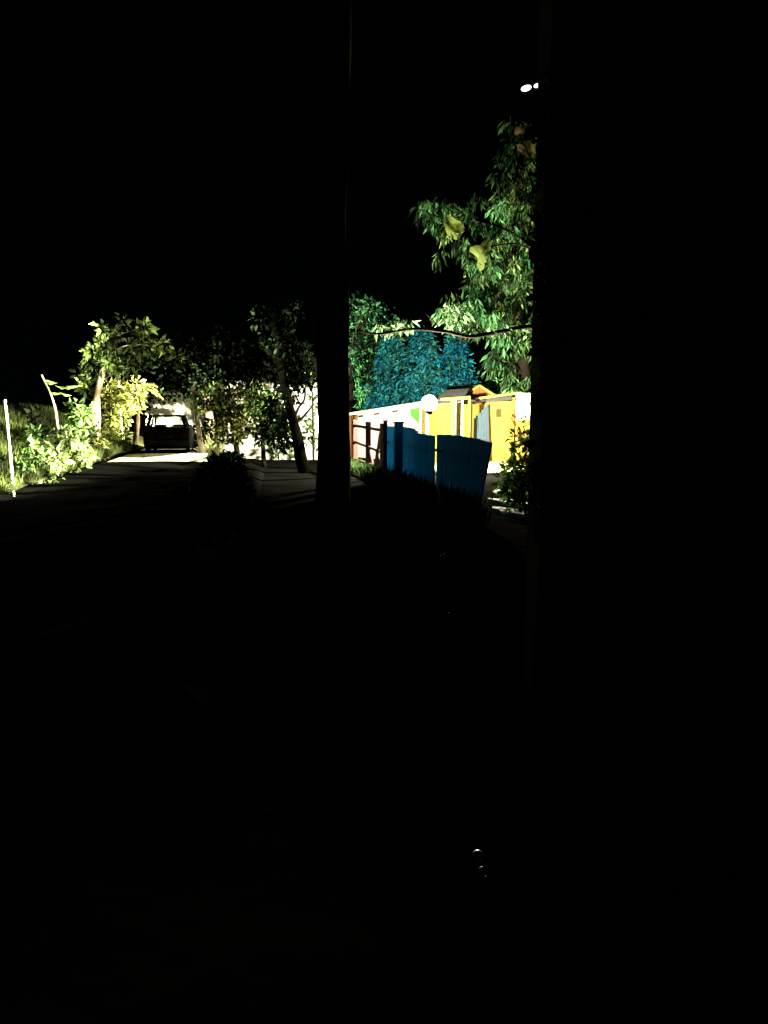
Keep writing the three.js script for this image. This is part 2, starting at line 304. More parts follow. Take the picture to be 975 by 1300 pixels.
// ---------- yellow shed ----------
{
  const a = at(617, 560, 25.3), b = at(653, 560, 24.7), L = b.x - a.x, t = thing('yellow_shed', 'small yellow shed with a square dark window under a sloping eave', 'shed', V(a.x, 0, a.z), null, .02);
  const H = 2.0;
  const s = new THREE.Shape([new THREE.Vector2(0, 0), new THREE.Vector2(L, 0), new THREE.Vector2(L, H), new THREE.Vector2(0, H - .04)]);
  const wx = .40, wy = 1.62, ww = .2, wh = .29, hole = new THREE.Path(); hole.moveTo(wx - ww / 2, wy - wh / 2); hole.lineTo(wx + ww / 2, wy - wh / 2); hole.lineTo(wx + ww / 2, wy + wh / 2); hole.lineTo(wx - ww / 2, wy + wh / 2); hole.closePath(); s.holes.push(hole);
  const g = new THREE.ExtrudeGeometry(s, { depth: .06, bevelEnabled: false }); g.translate(0, 0, -.06); mesh('wall', g, M.yellow, t);
  for (const x of [0, L]) mesh('wall', B(.05, H - .06, 2, x + (x ? -.03 : .03), (H - .06) / 2, -1.07), M.yellow, t);
  mesh('wall', B(L, H - .06, .05, L / 2, (H - .06) / 2, -2), M.yellow, t);
  const w = mesh('window', [B(ww + .03, .025, .03, wx, wy + wh / 2, .008), B(ww + .03, .025, .03, wx, wy - wh / 2, .008), B(.025, wh, .03, wx - ww / 2, wy, .007), B(.025, wh, .03, wx + ww / 2, wy, .007)], M.yellowTrim, t);
  mesh('pane', B(ww, wh, .008, wx, wy, -.03), M.darkGlass, w);
  mesh('corner_trim', B(.06, H - .05, .03, .03, H / 2, .016), M.yellowTrim, t);
  mesh('corner_post', B(.07, H + .15, .07, L + .04, H / 2 + .05, .05), M.ochre, t);
  mesh('brace', bar(V(.05, H - .15, .02), V(wx - .14, 1.5, .02), .06, .025), M.ochre, t);
  mesh('brace', bar(V(L - .05, H - .22, .02), V(wx + .14, 1.5, .02), .05, .025), M.yellowTrim, t);
  mesh('sill_rail', B(L - .1, .04, .02, L / 2, .42, .011), M.ochre, t);
  const rf = mesh('roof', bar(V(-.3, H + .07, -.75), V(L + .16, H + .24, -.75), .04, 2.7), M.roof, t);
  mesh('fascia', bar(V(-.32, H + .08, .6), V(L + .17, H + .255, .6), .07, .03), M.yellowTrim, rf);
  mesh('eave_board', bar(V(-.02, H + .02, .03), V(L, H + .1, .03), .13, .03), M.roof, t);
}
{
  const a = at(655, 560, 24.6), b = at(684, 560, 24.6), L = b.x - a.x + .8, t = thing('yard_wall', 'pale rendered wall with yellow lower half right of the yellow shed', 'wall', V(a.x, 0, a.z));
  mesh('upper_wall', B(L, .82, .16, L / 2, 1.79, -.1), M.white, t); mesh('lower_wall', B(L, 1.38, .18, L / 2, .69, -.1), M.yellow, t);
  mesh('coping', B(L + .04, .04, .22, L / 2, 2.22, -.1), M.white, t);
}
{ // plant by the wall
  const p = at(668, 588, 23.6), t = thing('potted_plant', 'small plant with reddish leaves before the yellow wall', 'plant', V(p.x, 0, p.z)), l = new Leaves();
  const pot = mesh('pot', new THREE.LatheGeometry([[0, 0], [.13, 0], [.19, .3], [.21, .3], [.21, .34], [.17, .34], [.16, .3], [0, .29]].map(q => new THREE.Vector2(...q)), 18), std(.3, .1, .04), t);
  const st = []; for (let i = 0; i < 7; i++) { const e = V(R(-.4, .35), R(.7, 1.5), R(-.2, .3)); st.push(limb([V(0, .28, 0), V(e.x * .3, e.y * .55, e.z * .3), e], .014, .006, 5)); l.spray(e, .14, 16, .17, .09, .2, i % 3 ? [.22, .3, .05] : [.25, .08, .02]); }
  mesh('stem', st, M.bark, t); mesh('foliage', l.geo(), M.leaf, t);
}
{ // pale pole at the wall's edge
  const p = at(679.5, 560, 20.5), t = thing('drain_pole', 'thin pale pole at the edge of the dark house wall', 'pole', V(p.x, 0, p.z));
  mesh('pole', limb([V(.02, 0, 0), V(-.01, 1.2, 0), V(.02, 2.6, .02)], .035, .03, 10, .08), M.palePaint, t); mesh('pole_cap', new THREE.SphereGeometry(.045, 12, 8).translate(.02, 2.62, .02), M.palePaint, t);
}

// ---------- dark house corner on the right ----------
{
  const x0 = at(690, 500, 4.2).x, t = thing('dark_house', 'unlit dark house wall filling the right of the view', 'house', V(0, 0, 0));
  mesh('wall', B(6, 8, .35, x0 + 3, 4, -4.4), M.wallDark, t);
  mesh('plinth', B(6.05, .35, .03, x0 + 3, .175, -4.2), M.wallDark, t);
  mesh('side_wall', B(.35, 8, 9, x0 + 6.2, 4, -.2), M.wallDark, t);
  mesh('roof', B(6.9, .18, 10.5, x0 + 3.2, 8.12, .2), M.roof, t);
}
{
  const c = []; for (let i = 0; i < 60; i++) { const p = at(688, R(110, 680), 4.16); c.push({ c: p.add(V(R(.01, .07), 0, R(-.1, .05))), r: .05, n: 9 }); }
  tree('wall_vine', 'dark small leaved vine climbing the edge of the dark house wall', 'vine', V(at(692, 600, 4.2).x, 0, -4.18), [at(694, 930, 4.2), at(692, 650, 4.2), at(695, 400, 4.2), at(692, 120, 4.2)], .012, .008, c, { L: .07, W: .045, droop: .3, tone: [.02, .034, .012] });
}
// ---------- white house by the lane with its wall lamp ----------
const HX0 = -5.55, HX1 = -2.28, HZ = -27;
{
  const t = thing('white_house', 'small white rendered house behind the trees right of the lane', 'house', V(0, 0, 0));
  mesh('wall', [B(HX1 - HX0, 2.85, .25, (HX0 + HX1) / 2, 1.425, HZ - .125), B(.25, 2.8, 4.4, HX0 + .126, 1.4, HZ - 2.4), B(.25, 2.8, 4.4, HX1 - .126, 1.4, HZ - 2.4), B(HX1 - HX0 - .02, 2.8, .25, (HX0 + HX1) / 2, 1.4, HZ - 4.7)], M.white, t);
  mesh('roof', [B(HX1 - HX0 + .1, .12, 2.7, (HX0 + HX1) / 2, 3.2, HZ - 1.15, 0, .32), B(HX1 - HX0 + .1, .12, 2.7, (HX0 + HX1) / 2, 3.2, HZ - 3.65, 0, -.32)], M.roof, t);
  mesh('window', [B(.7, .05, .06, -3.9, 2.0, HZ + .01), B(.7, .05, .06, -3.9, 1.2, HZ + .01), B(.05, .8, .05, -4.23, 1.6, HZ + .01), B(.05, .8, .05, -3.57, 1.6, HZ + .01)], M.cream, t);
  mesh('pane', B(.62, .76, .02, -3.9, 1.6, HZ + .006), M.darkGlass, t);
}
{ // hooded lamp on a post behind the white house
  const p = V(-6.75, 2.7, -34.6), t = thing('lane_lamp', 'hooded lamp on a dark post hidden behind the white house', 'lamp', V(p.x, 0, p.z));
  mesh('post', bar(V(.25, 0, 0), V(.25, p.y + .2, 0), .07, .07), M.ironDark, t);
  mesh('arm', bar(V(.25, p.y + .16, 0), V(0, p.y + .16, 0), .03, .03), M.ironDark, t);
  mesh('lamp_bulb', new THREE.SphereGeometry(.07, 16, 12).translate(0, p.y, 0), glow(1, .93, .7, 15), t);
  mesh('shield', B(.5, .30, .012, -.03, p.y + .10, .2), M.ironDark, t);  // plate added to keep this lamp off the near lane
  mesh('hood', B(.34, .012, .36, -.02, p.y + .145, .03), M.ironDark, t);
  const l = new THREE.PointLight(new THREE.Color(1, .93, .6), LANE_LAMP, 0, 2); l.position.set(0, p.y, 0); l.castShadow = true; l.shadow.radius = 2; l.name = 'lamp_light'; t.add(l);
}
{ // unseen floodlight added behind the big trunk to brighten the lane bank
  const p = at(423, 545, 17), t = thing('added_flood_lamp', 'low added floodlight hidden behind the big trunk to brighten the lane bank', 'lamp', V(p.x, 0, p.z));
  mesh('post', B(.06, p.y - .1, .06, .04, (p.y - .1) / 2, 0), M.ironDark, t);
  mesh('housing', new RoundedBoxGeometry(.1, .22, .28, 2, .02).translate(.05, p.y, 0), M.ironDark, t);
  mesh('lamp_face', B(.012, .18, .24, -.012, p.y, 0), glow(1, .95, .75, 20), t);
  const l = new THREE.SpotLight(new THREE.Color(1, .95, .66), ADDED_FLOOD, 0, 1.02, .2, 2); l.position.set(-.06, p.y, 0); l.target.position.set(-10, p.y + 1.2, -2); t.add(l.target); l.castShadow = true; l.shadow.radius = .5; l.name = 'lamp_light'; t.add(l);
  l.target.name = 'lamp_target';
  mesh('cutoff_lip', B(.34, .012, .5, -.18, p.y - .058, 0, 0, 0, .03), M.ironDark, t);  // ledge added to keep the beam off the verge and near lane
  for (const [z, w, k] of [[-.57, .25, 0], [-.42, .035, .03], [-.29, .02, -.04], [-.15, .03, .04], [-.1, .016, -.05], [-.015, .032, .08], [.075, .024, -.06], [.16, .04, .05], [.26, .022, .1], [.36, .035, -.05]]) mesh('shadow_slat', bar(V(-.36, p.y - .08, z), V(-.36, p.y + .3, z + k), .008, w), M.ironDark, t);  // slats added to cast stripes on the bank and shade the car
  mesh('shadow_slat', bar(V(-.367, p.y + .035, -.44), V(-.367, p.y + .05, .42), .008, .012), M.ironDark, t);
}
{
  const c = []; for (let d = 8.5; d < 25.3; d += .22) for (let k = 0; k < 2; k++) c.push({ c: V(laneR(d) + .45 + R(-.25, .3), d > 20 ? R(.06, .2) : R(.15, .46), -d), r: d > 20 ? .14 : .2, n: 46 });
  tree('verge_hedge', 'low dark hedge on the verge right of the lane', 'hedge', V(laneR(16) + .4, 0, -16), null, 0, 0, c, { L: .16, W: .08, droop: .05, tone: [.006, .01, .004] });
}
{ // garage at the lane's end
  const c = at(214, 540, 41.8), t = thing('garage', 'pale garage front closing the lane beyond the car', 'garage', V(c.x, 0, c.z));
  mesh('wall', B(2.4, 2.7, .2, 0, 1.35, 0), M.white, t); for (const q of [-1.1, 1.1]) mesh('side_wall', B(.2, 2.6, 5, q, 1.3, -2.6), M.white, t);
  mesh('roof', B(2.8, .14, 5.6, 0, 2.78, -2.4), M.roof, t);
  for (let i = 0; i < 5; i++) mesh('door_panel', B(2.0, .4, .04, 0, .23 + i * .412, .12), M.white, t);
}
// ---------- parked car ----------
{
  const t = thing('parked_car', 'black car parked on the lane, seen from behind', 'car', V(atX(211, 30.2) , .03, -30.2), null, .18);
  // local: rear at z=0, front at z=-4.2
  const prof = [[0, .42], [-.04, .8], [-.12, .98], [-.9, 1.0], [-3.0, .98], [-3.9, .84], [-4.15, .66], [-4.18, .3], [-3.75, .22], [-.3, .24]];
  const s = new THREE.Shape(prof.map(([z, y]) => new THREE.Vector2(-z, y)));
  const g = new THREE.ExtrudeGeometry(s, { depth: 1.62, bevelEnabled: true, bevelSize: .05, bevelThickness: .06, bevelSegments: 3 }); g.rotateY(Math.PI / 2); g.translate(-.81, 0, 0);
  // hollow cabin: the body is a tub, so only the lower shell is solid
  mesh('body', g, M.carPaint, t);
  const C = { rb: [.72, .98, -.1], rt: [.6, 1.46, -.42], ft: [.58, 1.47, -2.05], fb: [.7, .98, -2.95] };
  for (const q of [-1, 1]) {
    const v = k => V(C[k][0] * q, C[k][1], C[k][2]);
    mesh('pillar', bar(v('rb'), v('rt'), .1, .12), M.carPaint, t); mesh('pillar', bar(v('fb'), v('ft'), .07, .08), M.carPaint, t);
    mesh('pillar', bar(V(.73 * q, .98, -1.5), V(.6 * q, 1.45, -1.4), .06, .1), M.carPaint, t);
    const quad = (a, b, c, d) => { const w = new THREE.BufferGeometry(); w.setAttribute('position', new THREE.Float32BufferAttribute([a, b, c, a, c, d].flatMap(p => [p.x, p.y, p.z]), 3)); w.computeVertexNormals(); return w; };
    mesh('side_window', quad(v('rb'), v('rt'), v('ft'), v('fb')), M.glass, t);
    if (q > 0) { const m = k => V(-C[k][0], C[k][1], C[k][2]); mesh('rear_window', quad(m('rb'), v('rb'), v('rt'), m('rt')), M.glass, t); mesh('windscreen', quad(m('fb'), v('fb'), v('ft'), m('ft')), M.glass, t); }
    const mi = mesh('wing_mirror', new RoundedBoxGeometry(.2, .13, .08, 2, .03).translate(q * .95, 1.03, -2.7), M.carPaint, t);
    mesh('tail_light', new RoundedBoxGeometry(.26, .16, .05, 2, .02).translate(q * .7, .76, .05), M.tail, t);
    for (const z of [-.78, -3.3]) { const w = mesh('wheel', new THREE.TorusGeometry(.24, .09, 10, 24).rotateY(Math.PI / 2).translate(q * .78, .31, z), M.rubber, t); mesh('rim', new THREE.CylinderGeometry(.19, .19, .1, 18).rotateZ(Math.PI / 2).translate(q * .8, .31, z), M.steel, w); }
    mesh('seat', new RoundedBoxGeometry(.48, .3, .14, 2, .04).translate(q * .36, .98, -1.7), M.seat, t);
  }
  mesh('roof', new RoundedBoxGeometry(1.3, .07, 1.78, 3, .03).translate(0, 1.48, -1.23), M.carPaint, t);
  mesh('bumper', new RoundedBoxGeometry(1.66, .2, .14, 3, .05).translate(0, .45, .06), M.rubber, t);
  mesh('number_plate', B(.52, .11, .015, 0, .68, .065), matt(.003, .003, .003), t);
}

// ---------- poles ----------
for (const [px, d, h, r, label] of [[13.5, 15, 1.82, .035, 'thin pale post at the far left edge of the lane'], [156, 32.4, 2.9, .055, 'tall pale post beside the bright bush left of the car']]) {
  const p = at(px, 600, d), t = thing('pale_post', label, 'post', V(p.x, 0, p.z), 'pale posts along the lane');
  mesh('post', limb([V(.02, 0, 0), V(0, h / 2, 0), V(-.035, h, 0)], r, r * .85, 10, .05), M.palePaint, t);
  mesh('post_cap', new THREE.CylinderGeometry(r * .95, r * 1.05, .05, 12).translate(-.035, h + .02, 0), M.palePaint, t);
}

// ---------- trees and bushes ----------
function tree(name, label, category, base, trunkPts, r0, r1, clumps, leaf, group, barkMat = M.bark) {
  const t = thing(name, label, category, base, group), tone0 = leaf.tone, dark = tone0[1] < .035;
  const local = p => p.clone().sub(base);
  if (trunkPts) {
    const tp = trunkPts.map(local), trunk = mesh('trunk', limb(tp, r0, r1, 10, .07), barkMat, t), br = [];
    const crv = new THREE.CatmullRomCurve3(tp);
    for (const c of clumps.slice(0, 9)) { const e = local(c.c); let s = crv.getPointAt(.95); for (let u = .95; u > .1; u -= .04) { s = crv.getPointAt(u); if (s.y < e.y - .35 * Math.abs(s.x - e.x) - .1) break; } const m = s.clone().lerp(e, .5).add(V(R(-.15, .15), R(0, .25), R(-.15, .15))); br.push(limb([s, m, e], r1 * .55, r1 * .12, 6, .08)); }
    if (br.length) mesh('branch', br, barkMat, trunk);
  }
  const l = new Leaves(); for (const c of clumps) { const rnd2 = leaf.tone2 ? Math.pow(rnd(), 1.3) : 0, k = leaf.even ? R(.6, 1.2) : .08 + 1.7 * Math.pow(rnd(), 1.5); l.spray(local(c.c), c.r, c.n, leaf.L * (c.k || 1), leaf.W * (c.k || 1), leaf.droop, (c.tone || leaf.tone).map((q, i) => { const u = leaf.tone2 ? rnd2 : 0; return k * (q + ((leaf.tone2 || leaf.tone)[i] - q) * u); })); }  // clump tones spread wide to paint shade and highlights into the crown
  mesh('crown', l.geo(), dark ? M.darkLeaf : M.leaf, t); return t;
}
// clumps given as seen: [px, py, depth, radius in px, leaves]
const cl = (a, k = 1) => a.map(([px, py, d, r, n]) => ({ c: at(px, py, d), r: r * d / F, n: Math.round(n * k) }));
const fill = (x0, y0, x1, y1, d0, d1, count, r, n) => { const o = []; for (let i = 0; i < count; i++) o.push([R(x0, x1), R(y0, y1), R(d0, d1), r * R(.6, 1.3), n * R(.7, 1.2)]); return o; };
const G1 = [.13, .24, .06], G2 = [.2, .3, .09], G3 = [.28, .31, .09], GD = [.03, .06, .018];

// left side of the lane
tree('lane_tree', 'leafy tree with forked trunk on the bank left of the car', 'tree', V(atX(128, 29), 1, -29), [at(122, 560, 29), at(124, 500, 29), at(131, 462, 28.7), at(124, 440, 28.6)], .16, .07,
  cl([...fill(115, 408, 185, 470, 28, 31, 20, 9, 42), ...fill(105, 420, 150, 505, 28, 30, 10, 8, 34), ...fill(190, 430, 225, 470, 29, 31, 6, 8, 20)]), { L: .28, W: .13, droop: .2, tone: G2 }, null, M.paleBark);
tree('bright_bush', 'brilliantly lit yellow green bush against the pale post', 'bush', V(atX(142, 32), .4, -32), [at(140, 580, 32), at(141, 540, 32), at(139, 500, 32)], .08, .04,
  cl([...fill(126, 488, 156, 570, 31.6, 33, 34, 9, 40), ...fill(156, 488, 180, 520, 32.5, 34, 10, 8, 34)]), { L: .3, W: .12, droop: .1, tone: G3 });
{ // palm behind the post
  const c = at(172, 492, 34.5), t = thing('lane_palm', 'palm with spreading fronds just left above the car', 'palm', V(c.x, .3, c.z)), l = new Leaves();
  mesh('trunk', limb([V(-.1, 0, 0), V(.05, c.y * .5, 0), V(0, c.y - .3, 0)], .12, .08, 10, .1), M.bark, t);
  for (let i = 0; i < 15; i++) { const a = i * 2.4, e = R(-.2, .9); l.frond(V(0, c.y - .3, 0), V(Math.cos(a), e, Math.sin(a)).normalize(), R(.9, 1.5), 14, .34, .04, 1.2, G3); }
  mesh('crown', l.geo(), M.leaf, t);
}
{ // leaning bare stem with a few long leaves
  const t = thing('leaning_sapling', 'thin sapling with pale leaning tip and long leaves on the bank', 'sapling', V(atX(72, 22), .9, -22)), b = t.position, l = new Leaves();
  const p = [at(74, 545, 22), at(68, 510, 22), at(53, 476, 22)].map(q => q.sub(b)); mesh('trunk', limb(p, .035, .025, 7), M.paleBark, t);
  for (const [px, py] of [[62, 488], [75, 492], [84, 494], [90, 493], [66, 500], [58, 482], [80, 500]]) { const o = at(px - 6, py - 3, 22).sub(b); l.add(o, V(.8, -.3 + R(-.2, .2), R(-.3, .3)).normalize(), V(0, .8, .6), .38, .1, G2); }
  mesh('crown', l.geo(), M.leaf, t);
}
function bankBush(px, py, d, w, h, n, label, tone, L = .2) {
  const c = []; for (let i = 0; i < n; i++) c.push([px + R(-w, w), py + R(-h, h), d + R(-.7, .7), 7, 26]);
  tree('bank_bush', label, 'bush', V(atX(px, d), .5, -d), [at(px, py + h, d), at(px + 2, py, d)], .03, .015, cl(c), { L, W: L * .45, droop: .15, tone }, 'bushes on the lane bank');
}
bankBush(35, 580, 17, 14, 30, 13, 'small leafy bush next to the pale post at far left', G1);
bankBush(62, 588, 18.5, 16, 26, 16, 'low bright bush near the road at the left bank foot', G2);
bankBush(52, 545, 20, 12, 18, 8, 'thin dark bush high on the bank below the leaning sapling', GD);
bankBush(92, 572, 21.5, 16, 22, 18, 'leafy bush in the middle of the striped bank', G2);
bankBush(100, 535, 24, 14, 22, 14, 'upright bush below the forked tree', G1, .24);
bankBush(118, 562, 26, 11, 22, 14, 'bush between striped bank and bright bush', G3);
{ // grass over the bank
  const l = new Leaves();
  for (let i = 0; i < 15000; i++) {
    const d = 12 + 20 * Math.pow(rnd(), .8), t = Math.pow(rnd(), 1.3), x = laneL(d) - .05 - 4.2 * t, tt = (laneL(d) - x) / 9;
    const y = -.06 + 1.5 * Math.pow(Math.min(1, tt * 2.6), 1.1) + .35 * fbm(tt, d / 70, 16), dir = V(R(-.4, .6), 1, R(-.5, .5)).normalize();
    const k = .1 + 2.6 * Math.pow(vn(x / 64 + .5, d / 64, 64), 2.2); l.add(V(x, y, -d), dir, V(R(-1, 1), 0, R(-1, 1)).normalize(), R(.12, .38), .022, [.035 * k, .05 * k, .012 * k], R(.1, .6));  // patchy blade tones paint lit and dark areas into the grass
  }
  tag(mesh('grass', l.geo(), M.leaf), 'long grass covering the bank left of the lane', 'grass', null, 'stuff');
}
// around the lane end: leaf masses coloured near black in place of shade, framing the car
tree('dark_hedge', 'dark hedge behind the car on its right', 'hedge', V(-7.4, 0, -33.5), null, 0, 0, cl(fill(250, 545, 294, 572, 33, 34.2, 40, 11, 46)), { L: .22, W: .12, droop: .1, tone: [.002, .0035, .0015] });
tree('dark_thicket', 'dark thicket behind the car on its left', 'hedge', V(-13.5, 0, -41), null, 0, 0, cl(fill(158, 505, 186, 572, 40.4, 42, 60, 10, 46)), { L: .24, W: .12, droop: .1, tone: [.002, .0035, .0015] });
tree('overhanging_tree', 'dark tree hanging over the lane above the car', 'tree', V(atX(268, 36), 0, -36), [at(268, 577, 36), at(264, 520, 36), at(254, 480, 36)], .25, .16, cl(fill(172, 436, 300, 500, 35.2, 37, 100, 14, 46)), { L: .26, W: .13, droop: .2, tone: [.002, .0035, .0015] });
{ // spiky bush by the road's right edge
  const c = at(271, 577, 28.2), t = thing('spiky_bush', 'spiky white lit bush at the right edge of the lane beside the car', 'bush', V(c.x, 0, c.z)), l = new Leaves();
  for (let i = 0; i < 160; i++) l.add(V(R(-.12, .12), .02, R(-.1, .1)), V(R(-.9, .7), R(.35, 1.6), R(-.7, .7)).normalize(), V(R(-1, 1), R(-.3, .3), R(-1, 1)).normalize(), R(.4, .95), .05, [.3, .32, .2], R(.1, .5));
  mesh('foliage', l.geo(), M.leaf, t);
}
// trees right of the lane, in front of the white house
tree('verge_tree', 'slender tree with pale leaning stem right above the car', 'tree', V(atX(252, 27), 0, -27), [at(256, 575, 27), at(250, 530, 27), at(245, 488, 27)], .09, .07, cl([...fill(250, 490, 285, 520, 26.5, 28, 12, 7, 30), ...fill(262, 505, 285, 530, 26, 27, 6, 6, 24)]), { L: .2, W: .07, droop: .55, tone: G2 }, 'trees before the white house', M.paleBark);
tree('verge_tree', 'leafy tree with dark leaning trunk before the white house wall', 'tree', V(atX(304, 25), 0, -25), [at(304, 590, 25), at(296, 545, 25), at(287, 505, 25)], .09, .06, cl(fill(278, 488, 322, 562, 23.6, 26.0, 58, 7, 34)), { L: .18, W: .09, droop: .3, tone: G3 }, 'trees before the white house');
tree('verge_tree', 'thick green tree in the middle of the trees right of the lane', 'tree', V(atX(332, 23), 0, -23), [at(336, 595, 23), at(332, 545, 23), at(329, 510, 23)], .07, .05, cl([...fill(316, 494, 348, 560, 22.5, 24, 34, 8, 36), ...fill(340, 520, 378, 580, 22, 24, 22, 7, 20)]), { L: .16, W: .08, droop: .2, tone: G1 }, 'trees before the white house');
tree('verge_tree', 'dark leaning tree with bent boughs across the pale wall patch', 'tree', V(atX(384, 21), 0, -21), [at(386, 600, 21), at(374, 540, 21), at(358, 480, 21), at(350, 440, 21), at(346, 405, 21)], .17, .05, cl([...fill(318, 440, 402, 484, 20.5, 23, 44, 10, 34), ...fill(240, 428, 325, 486, 22, 24.5, 44, 11, 40), ...fill(343, 486, 372, 572, 20.8, 22.5, 30, 10, 40), ...fill(330, 392, 374, 450, 20.6, 22, 22, 11, 40)]), { L: .17, W: .08, droop: .3, tone: [.004, .007, .003] }, 'trees before the white house', M.shadeBark);  // leaves and trunk coloured near black in place of shade
{ const t = scene.children[scene.children.length - 1], b = t.position; for (const pts of [[[372, 535], [379, 518], [386, 508], [388, 490]], [[374, 536], [383, 531], [392, 521], [399, 512]]]) mesh('bough', limb(pts.map(([x, y]) => at(x, y, 21).sub(b)), .045, .02, 7), M.bark, t); }
tree('wall_creeper', 'leafy shrub climbing at the right end of the white house', 'shrub', V(atX(396, 25), 0, -25), [at(398, 585, 25), at(397, 520, 25), at(396, 490, 25)], .04, .02, cl([...fill(378, 474, 403, 490, 24.5, 26, 8, 5, 20), ...fill(391, 500, 404, 565, 24.5, 26, 14, 5, 22)]), { L: .15, W: .09, droop: .2, tone: G1 });
// big near trunk
tree('near_tree', 'big black tree trunk close by, left of the yard view', 'tree', V(atX(423, 9), 0, -9), [at(424, 715, 9), at(423, 600, 9), at(423, 480, 9), at(420, 300, 9), at(424, 120, 9), at(426, -60, 9)], .2, .17, cl(fill(330, -260, 520, -110, 8, 10, 14, 30, 40)), { L: .2, W: .1, droop: .3, tone: [.01, .018, .007] });
// behind the white shed
tree('yard_tree', 'dim green tree behind the left end of the white shed', 'tree', V(atX(448, 31), 0, -31), [at(440, 585, 31), at(444, 500, 31), at(452, 430, 31), at(462, 400, 31)], .2, .1, cl([...fill(445, 385, 500, 440, 30, 33, 26, 13, 40), ...fill(440, 430, 488, 518, 30, 33, 34, 12, 44)]), { L: .22, W: .11, droop: .3, tone: [.03, .12, .05] });
// conifers added behind the shed, blue leaf colour standing in for lamp glare
const conifer = (px, d, y0, y1, w, label) => { const c = []; for (let i = 0; i < 90; i++) { const t = rnd(), y = y1 + (y0 - y1) * t, k = Math.pow(1 - t, .7); c.push([px + R(-w, w) * k, y, d + R(-1, .4) * k, 9, 46]); } tree('glare_conifer', label, 'tree', V(atX(px, d), 0, -d), [at(px, 588, d), at(px, 520, d), at(px + 1, y0 + 12, d)], .16, .05, cl(c), { L: .2, W: .07, droop: .35, tone: [.006, .17, .28], tone2: [.03, .17, .10], even: 1 }, 'added conifers coloured as blue glare behind the white shed'); };
conifer(497, 28.5, 432, 520, 34, 'bushy added conifer coloured as blue glare behind the middle of the white shed');
conifer(535, 27.8, 424, 516, 36, 'tallest added conifer coloured as blue glare directly behind the glaring lamp');
conifer(578, 28.2, 430, 516, 34, 'added conifer coloured as blue glare between the lamp and the pointed timber hut');
// behind the sheds, right: drooping foliage lit from below
tree('weeping_tree', 'tall tree with hanging leaves above the yellow shed', 'tree', V(atX(668, 27), 0, -27), [at(672, 590, 27), at(668, 500, 27), at(660, 420, 26.5), at(650, 330, 26), at(660, 250, 26)], .26, .1,
  cl([...fill(625, 430, 690, 505, 26, 28.5, 40, 12, 60), ...fill(600, 330, 690, 440, 24.5, 28, 60, 13, 58), ...fill(630, 220, 692, 330, 24.5, 27.5, 40, 13, 50), ...fill(560, 375, 610, 420, 24, 26, 12, 11, 34), ...fill(528, 235, 548, 300, 24, 26, 7, 8, 24), ...fill(556, 250, 632, 350, 19.6, 20.6, 22, 9, 26), ...[[560, 262], [566, 296], [582, 308], [592, 300], [592, 322], [601, 334], [622, 318], [624, 338], [612, 348], [594, 270], [650, 176], [655, 200], [684, 200], [668, 206]].map(([x, y]) => [x, y, 18.5, 6, 13]), ...fill(640, 150, 690, 215, 19.4, 21, 16, 10, 26)]), { L: .3, W: .075, droop: .7, tone: [.06, .21, .08], tone2: [.16, .26, .08] });
{ // bough across the yard
  const t = thing('fallen_bough', 'thin bare bough arching across above the lamp', 'branch', at(700, 415, 20)), b = t.position;
  mesh('bough', limb([[700, 412], [660, 416], [620, 424], [595, 427], [560, 420], [520, 418], [480, 424], [455, 420]].map(([x, y]) => at(x, y, 20).sub(b)), .06, .025, 8, .12), M.bark, t);
  mesh('twig', [[[560, 420], [548, 405], [540, 398]], [[620, 424], [606, 412], [590, 404]], [[640, 420], [650, 434], [655, 450]], [[520, 418], [508, 408], [500, 404]]].map(q => limb(q.map(([x, y]) => at(x, y, 20).sub(b)), .02, .008, 6)), M.bark, t);
  const l = new Leaves(); for (const c of cl([...fill(560, 385, 600, 412, 20, 20.6, 9, 8, 10), ...fill(566, 385, 592, 414, 20.8, 21.4, 12, 7, 16), ...fill(480, 405, 520, 420, 20, 20.6, 6, 7, 12), ...fill(620, 405, 690, 430, 20, 20.6, 10, 8, 12)])) l.spray(c.c.sub(b), c.r, c.n, .26, .09, .6, [.10, .19, .08]);
  mesh('foliage', l.geo(), M.leaf, t);
}
